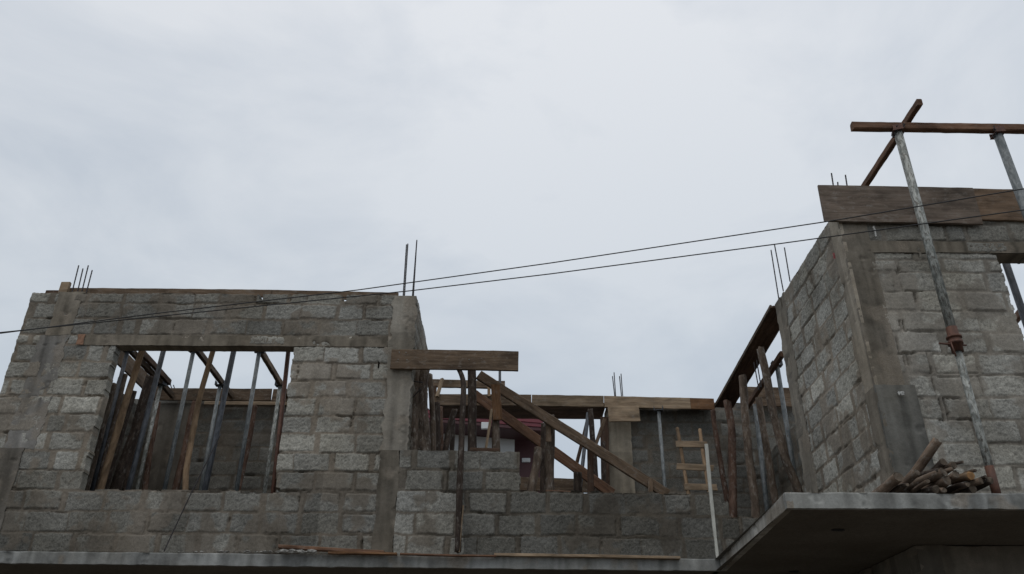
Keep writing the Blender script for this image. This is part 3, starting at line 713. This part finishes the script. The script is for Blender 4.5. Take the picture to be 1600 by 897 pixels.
# ------------------------------------------------------------------ things lying on the slab edge
tag(beam('slab_plank', M['red'], at(436, 854.5, 8.50), at(600, 864, 8.53), .08, .035), 'reddish plank lying tilted on the slab below the window', 'plank', 'planks on the slab edge')
tag(beam('slab_plank', M['boardo'], at(513, 864, 8.49), at(620, 866, 8.53), .07, .022), 'shorter flat plank under the tilted reddish one', 'plank', 'planks on the slab edge')
tag(beam('slab_plank', M['red'], at(625, 866, 8.53), at(775, 869, 8.56), .06, .016), 'thin strip of wood lying at the foot of the slim pole', 'plank', 'planks on the slab edge')
tag(beam('slab_plank', M['boardl'], at(772, 867, 8.57), at(1062, 872, 8.62), .06, .028), 'long pale plank lying at the foot of the low wall', 'plank', 'planks on the slab edge')
rng = random.Random(5)
bm = bmesh.new()
for i in range(46):
    t = rng.random() ** .7; x = 250 + t * 235 + rng.uniform(-6, 6); y = atz(x, 863, 3.2)
    q = bmesh.ops.create_icosphere(bm, subdivisions=1, radius=1)
    s = rng.uniform(.006, .018) * (1.6 if x > 440 else 1)
    for v in q['verts']: v.co = Vector((y.x + v.co.x * s * rng.uniform(1, 2.4), y.y + rng.uniform(0, .03) + v.co.y * s, 3.203 + v.co.z * s * .8 + s * .4))
tag(place('mortar_rubble', bm, M['crumb'], Matrix.Identity(4)), 'pale crumbs of dropped mortar along the slab edge below the window', 'rubble', kind='stuff')

# ------------------------------------------------------------------ right block: boards, props, beams, wires
tag(board('formwork_board', M['boardg'], 1277.5, 288.5, 1519, 293, 345, 6.70, .025, d1=6.69, warp=.003), 'wide brown board on top of the right block, with rebar behind', 'board', 'formwork boards')
tag(board('formwork_board', M['boardt'], 1512, 294, 1690, 298, 343, 6.725, .025, warp=.003), 'lighter orange board at the right end of the right block', 'board', 'formwork boards')
PB = at(1403, 206.5, 6.38)
zc = PB.z
fp1 = steel_prop('tall splashed steel prop with rusty collar on the slab edge', Vector((3.785, 6.38, 3.2)), Vector((PB.x, 6.38, zc)), .040, M['steelw'], M['steelw'], .36, 'tall steel props before the right block', inverted=True, turn=1.5)
P2 = at(1559, 210, 6.38)
fp2 = steel_prop('tall grey steel prop at the right picture edge', Vector((P2.x + .05, 6.38, 3.2)), Vector((P2.x, 6.38, P2.z)), .042, M['steel'], M['steel'], .36, 'tall steel props before the right block', inverted=True, turn=1.5)
def wire_tie(parent, c, seed):
    rng = random.Random(seed); bm = bmesh.new(); pts = []
    for q in range(64):
        an = q / 64 * 2 * math.pi * 3.5; rr = .062 + rng.uniform(-.008, .012)
        pts.append(Vector((math.sin(q * .31 + seed) * .055 + rng.uniform(-.01, .01), rr * math.cos(an) * .9, rr * math.sin(an) - .01)))
    prev = None
    for i, p in enumerate(pts):
        tg = (pts[min(i + 1, 63)] - pts[max(i - 1, 0)]).normalized(); u = tg.orthogonal().normalized(); v = tg.cross(u)
        ring = [bm.verts.new(p + (u * math.cos(k * 1.0472) + v * math.sin(k * 1.0472)) * .0045) for k in range(6)]
        if prev:
            for k in range(6): bm.faces.new((prev[k], prev[(k + 1) % 6], ring[(k + 1) % 6], ring[k]))
        prev = ring
    place('wire_tie', bm, M['rebar'], Matrix.Translation(c), parent)
for f_, tp in ((fp1, PB), (fp2, P2)):
    b_ = Vector(f_.location); d_ = (Vector((tp.x, 6.38, tp.z)) - b_).normalized()
    tube('foot_sleeve', M['rust'], b_ + d_ * .006, b_ + d_ * .30, .0345, f_)
wire_tie(fp1, Vector((PB.x + .01, 6.38, PB.z + .035)), 1); wire_tie(fp2, Vector((P2.x, 6.38, P2.z + .035)), 2)
a, b = at(1331, 198, 6.38), at(1680, 203, 6.38)
tag(beam('timber_beam', M['red'], a + Vector((0, 0, 0)), b, .07, .088, warp=.004), 'reddish level beam high on the two tall props', 'beam')
zt = at(1400, 190, 6.38).z + .075
tag(beam('timber_beam', M['red'], atz(1437, 159, zt), atz(1349, 294, zt), .055, .075, warp=.003), 'reddish beam crossing over the level one, pointing back', 'beam')
# inside the right block's window
spipe('steeld', 1568, 400, 1602, 500, 7.4, .036, 'dark pipe inside the window of the right block', group=None)
tag(beam('timber_joist', M['red'], at(1566, 398, 7.1), at(1540, 430, 7.9), .06, .08), 'reddish timber end at the top of the right block window', 'joist')
tag(beam('timber_joist', M['red'], at(1602, 480, 7.6), at(1570, 520, 8.6), .06, .08), 'lower reddish timber end in the right block window', 'joist')
# logs on the slab: (far/hidden end px, near/cut end px, radius px)
LG = [((1372, 772), (1403, 745), 8, 'logb', 'cutd', 'grey log with a round cut face, leftmost of the pile'),
      ((1425, 742), (1466, 688), 7.5, 'logb', 'cutd', 'log sticking up steeply out of the pile'),
      ((1396, 772), (1433, 738), 5.5, 'logb', 'cutd', 'slim log with pale round end beside the leftmost log'),
      ((1412, 768), (1475, 738), 8, 'logb', 'cutd', 'thick log in the middle of the pile with a worn end'),
      ((1440, 770), (1480, 750), 7, 'logb', 'cutd', 'log under the thick middle log'),
      ((1455, 770), (1494, 741), 6.5, 'logb', 'cutd', 'log with pale ringed end right of the thick one'),
      ((1450, 747), (1474, 721), 6, 'barkd', 'cutd', 'dark log lying high at the back of the pile'),
      ((1460, 748), (1490, 726), 6, 'logb', 'cutd', 'topmost log of the pile, short with frayed bark'),
      ((1482, 752), (1518, 742), 7, 'tan', 'cuto', 'log with fresh orange cut face'),
      ((1470, 772), (1532, 750), 5.5, 'logb', 'cutd', 'thin log below the one with the orange face'),
      ((1505, 772), (1547, 750), 5.5, 'barkd', 'cutd', 'pointed dark log, rightmost of the pile'),
      ((1490, 774), (1520, 764), 6, 'barkd', 'cutd', 'dark log at the bottom right of the pile'),
      ((1430, 774), (1462, 764), 6, 'barkd', 'cutd', 'dark log at the bottom of the pile under the slim ones'),
      ((1436, 742), (1468, 735), 4, 'barkd', 'cutd', 'thin branch wedged behind the steep log')]
for i, (f_, n_, rp, m, c, lb) in enumerate(LG):
    low = f_[1] > 760
    A0 = atz(f_[0], min(f_[1], 771), 3.24) if False else at(f_[0], f_[1], 6.55)
    dn = 6.22 if n_[1] > 730 else 6.34
    N0 = at(n_[0], n_[1], dn)
    r = rp * 6.5 / F
    A0.z = max(A0.z, 3.2 + r); 
    if A0.z - N0.z > .0: N0.z = max(N0.z, 3.2 + r)
    tag(pole('log', M[m], [A0 + (A0 - N0) * .25, A0 * .5 + N0 * .5, N0], r, r * .95, seed=60 + i, knob=.16, cut=M[c], sides=14), lb, 'log', 'logs piled on the right slab')

rs = random.Random(12)
for k, (xa, ya, xb, yb, rp, m, lb) in enumerate((
        (1390, 771, 1418, 757, 3, 'barkd', 'thin stick low between the leftmost log and the slim one'), (1424, 768, 1450, 752, 3.5, 'logb', 'grey stick on top of the middle of the pile'),
        (1470, 736, 1505, 722, 2.6, 'barkd', 'thin twig poking up behind the topmost log'), (1448, 757, 1488, 732, 3.5, 'logb', 'reddish stick lying across the back of the pile'),
        (1500, 768, 1540, 744, 3.2, 'barkd', 'dark stick just above the rightmost pointed log'), (1478, 770, 1512, 757, 4, 'barkd', 'stubby stick under the log with the orange face'),
        (1452, 773, 1476, 766, 4, 'logb', 'short grey stick at the front foot of the pile'), (1496, 755, 1524, 735, 3, 'logb', 'crooked stick behind the log with the orange face'))):
    A0, N0 = at(xa, ya, 6.5), at(xb, yb, 6.2 if ya > 760 else 6.32); r = rp * 7 / F
    A0.z = max(A0.z, 3.2 + r); N0.z = max(N0.z, 3.2 + r)
    mid_ = A0.lerp(N0, .5) + Vector((rs.uniform(-.02, .02), 0, rs.uniform(.0, .025)))
    tag(pole('log', M[m], [A0 + (A0 - N0) * .2, mid_, N0], r * 1.1, r * .8, seed=90 + k, knob=.25, sides=10), lb, 'log', 'logs piled on the right slab')

def crumple(name, p, sx, sz, mat, label, seed):
    bm = bmesh.new(); bmesh.ops.create_grid(bm, x_segments=6, y_segments=8, size=.5)
    for v in bm.verts:
        q = Vector((v.co.x * 4 + seed, v.co.y * 4, seed))
        v.co = Vector((v.co.x * sx * (1 + .6 * mnoise.noise(q)), .012 * mnoise.noise(q * 2), v.co.y * sz * (1 + .4 * mnoise.noise(q + Vector((9, 0, 0))))))
    bmesh.ops.solidify(bm, geom=bm.faces[:], thickness=.004)
    return tag(place(name, bm, mat, Matrix.Translation(p)), label, 'scrap')
crumple('cloth_scrap', Vector((3.165, 6.93, at(1305, 397, 6.9).z)), .02, .06, M['rag'], 'pink rag snagged on the edge of the right block column', 3)
crumple('paper_scrap', at(1408, 614, 6.70), .05, .03, M['paper'], 'small white paper stuck to the right block column', 5)
crumple('plastic_strip', at(1367, 361, 6.72), .018, .11, M['paper'], 'white shred hanging below the wide brown board', 8)

# overhead cables
for pts, lb in (([(-40, 525), (0, 521), (250, 489), (560, 453), (860, 411), (1300, 345), (1600, 295), (1640, 288)], 'upper of the two black cables crossing in front of the building'),
                ([(-40, 524), (0, 519.5), (250, 494), (640, 454.5), (860, 428), (1220, 380.5), (1600, 328), (1640, 321)], 'lower of the two black cables crossing in front of the building')):
    cu = []
    for i, (x, y) in enumerate(pts):
        d = 6.1 + (4.6 - 6.1) * (x + 40) / 1680; cu.append(at(x, y, d))
    a0 = cu[0] + (cu[0] - cu[1]) * 40; cu = [a0] + cu + [cu[-1] + (cu[-1] - cu[-2]) * 40]
    bm = bmesh.new(); rings = []
    for i, p in enumerate(cu):
        tg = (cu[min(i + 1, len(cu) - 1)] - cu[max(i - 1, 0)]).normalized(); yv = Vector((0, 0, 1)).cross(tg).normalized(); zv = tg.cross(yv)
        rings.append([bm.verts.new(p + (yv * math.cos(q * math.pi / 4) + zv * math.sin(q * math.pi / 4)) * .0043) for q in range(8)])
    for r0, r1 in zip(rings, rings[1:]):
        for q in range(8): bm.faces.new((r0[q], r0[(q + 1) % 8], r1[(q + 1) % 8], r1[q])).smooth = True
    tag(place('power_cable', bm, M['cable'], Matrix.Identity(4)), lb, 'cable', 'overhead cables')

# ------------------------------------------------------------------ neighbour behind
nb = empty('neighbour_house', (-1.5, 19, 0)); tag(nb, 'white walled house with maroon metal roof behind the gap', 'house')
DN = 19.0
def nbox(name, mat, x0, x1, y0, y1, z0, z1, parent=nb):
    bm = bmesh.new(); bmesh.ops.create_cube(bm, size=1)
    for v in bm.verts: v.co = Vector((x0 + (v.co.x + .5) * (x1 - x0), y0 + (v.co.y + .5) * (y1 - y0), z0 + (v.co.z + .5) * (z1 - z0))) - Vector(nb.location)
    bmesh.ops.bevel(bm, geom=bm.edges[:], offset=.01, segments=1, affect='EDGES')
    me = bpy.data.meshes.new(name); bm.to_mesh(me); bm.free()
    return link(name, me, parent, mat)
pL, pR = at(560, 668, DN), at(804, 684, DN)
nbox('wall', M['pwall'], -6.5, pR.x, DN, DN + 7, 0, at(720, 664, DN).z)
sR = at(847, 690, DN + .5)
nbox('siding', M['siding'], pR.x + .002, sR.x, DN + .3, DN + 6, 0, at(830, 672, DN + .3).z)
eaL, eaR = at(560, 632, DN - .8), at(849, 656, DN - .8)
beam('fascia', M['siding'], eaL + Vector((0, .42, -.225)), eaR + Vector((0, .42, -.225)), .8, .09, parent=nb, warp=0)
bm = bmesh.new()                                                      # ribbed roof sheet falling to the right
L = (eaR - eaL).length; n = 46; top = []; bot = []
for j, yy in enumerate((-.02, 6.5)):
    row = []
    for i in range(n * 4 + 1):
        x = L * i / (n * 4) * 1.0; zz = .03 if i % 4 in (1, 2) else 0
        row.append(bm.verts.new((x, yy, zz + (yy + .02) * .10)))
    top.append(row)
for i in range(n * 4): bm.faces.new((top[0][i], top[0][i + 1], top[1][i + 1], top[1][i]))
bmesh.ops.solidify(bm, geom=bm.faces[:], thickness=.02)
place('roof', bm, M['roof'], frame_from(eaL + Vector((0, 0, .01)), eaR + Vector((0, 0, .01))), nb)
for k in range(2):
    beam('barge_board', M['roof'], eaL + Vector((0, k * .02, -.045 - k * .09)), eaR + Vector((0, k * .02, -.045 - k * .09)), .03, .086, parent=nb, warp=0)
for (x, y) in ((758, 668), (823, 777 - 0)):
    pass
v1 = at(758, 665, DN - .8); nbox('vent', M['pwall'], v1.x - .09, v1.x + .09, v1.y - .02, v1.y + .05, v1.z - .08, v1.z + .08)
v2 = at(822, 719, DN + .28); nbox('vent', M['pwall'], v2.x - .10, v2.x + .10, v2.y - .02, v2.y + .05, v2.z - .05, v2.z + .05)

# ------------------------------------------------------------------ ground
me = bpy.data.meshes.new('ground'); me.from_pydata([(-1500, -1500, -.004), (1500, -1500, -.004), (1500, 1500, -.004), (-1500, 1500, -.004)], [], [(0, 1, 2, 3)])
gr = link('ground', me, None, M['soil']); gr['kind'] = 'structure'

# ------------------------------------------------------------------ overcast daylight
w = bpy.data.worlds.new('World'); sc.world = w; w.use_nodes = True; t = w.node_tree; t.nodes.clear()
EL, AZ = R_(62), R_(200)
N = t.nodes.new; Lk = t.links.new
out = N('ShaderNodeOutputWorld'); sky = N('ShaderNodeTexSky'); sky.sky_type = 'NISHITA'; sky.sun_disc = False
sky.sun_elevation = EL; sky.sun_rotation = AZ; sky.air_density = 1.5; sky.dust_density = 4
bg = N('ShaderNodeBackground'); bg.inputs[1].default_value = .10; Lk(sky.outputs[0], bg.inputs[0])
tc = N('ShaderNodeTexCoord'); mp = N('ShaderNodeMapping'); mp.inputs['Scale'].default_value = (1, 1, 1.9); mp.inputs['Location'].default_value = (2.3, .4, 1.1)
Lk(tc.outputs['Generated'], mp.inputs[0])
n1 = N('ShaderNodeTexNoise'); n1.inputs['Scale'].default_value = 3.0; n1.inputs['Detail'].default_value = 7; n1.inputs['Roughness'].default_value = .55; n1.inputs['Distortion'].default_value = .5
Lk(mp.outputs[0], n1.inputs['Vector'])
r1 = N('ShaderNodeValToRGB'); e = r1.color_ramp.elements; e[0].position = .33; e[0].color = (.57, .605, .665, 1); e[1].position = .58; e[1].color = (.705, .722, .76, 1)
Lk(n1.outputs['Fac'], r1.inputs[0])
sep = N('ShaderNodeSeparateXYZ'); Lk(tc.outputs['Generated'], sep.inputs[0])
mr = N('ShaderNodeMapRange'); mr.inputs['From Min'].default_value = .30; mr.inputs['From Max'].default_value = .75
Lk(sep.outputs['Z'], mr.inputs['Value'])
r2 = N('ShaderNodeValToRGB'); e = r2.color_ramp.elements; e[0].color = (.60, .645, .675, 1); e[1].color = (.81, .815, .81, 1); Lk(mr.outputs[0], r2.inputs[0])
m2 = N('ShaderNodeMapRange'); m2.inputs['From Min'].default_value = -.62; m2.inputs['From Max'].default_value = -.05; m2.inputs['To Min'].default_value = .95
m2.inputs['To Max'].default_value = 1.0; Lk(sep.outputs['X'], m2.inputs['Value'])
mm = N('ShaderNodeMix'); mm.data_type = 'RGBA'; mm.blend_type = 'MULTIPLY'; mm.inputs[0].default_value = 1; Lk(r2.outputs[0], mm.inputs[6]); Lk(m2.outputs[0], mm.inputs[7])
mx = N('ShaderNodeMix'); mx.data_type = 'RGBA'; mx.blend_type = 'MULTIPLY'; mx.inputs[0].default_value = 1
Lk(r1.outputs[0], mx.inputs[6]); Lk(mm.outputs[2], mx.inputs[7])
bg2 = N('ShaderNodeBackground'); bg2.inputs[1].default_value = 1.42; Lk(mx.outputs[2], bg2.inputs[0])
ms = N('ShaderNodeMixShader'); ms.inputs[0].default_value = .93
Lk(bg.outputs[0], ms.inputs[1]); Lk(bg2.outputs[0], ms.inputs[2]); Lk(ms.outputs[0], out.inputs[0])
sl = bpy.data.lights.new('sun', 'SUN'); sl.energy = .5; sl.angle = R_(40); sl.color = (1, .96, .91)
so = bpy.data.objects.new('sun', sl); COL.objects.link(so)
dv = Vector((math.sin(AZ) * math.cos(EL), math.cos(AZ) * math.cos(EL), math.sin(EL)))
so.rotation_euler = dv.to_track_quat('Z', 'Y').to_euler(); so.location = (0, -5, 30)

sc.view_settings.view_transform = 'Standard'; sc.view_settings.look = 'None'
sc.view_settings.exposure = 0; sc.view_settings.gamma = 1
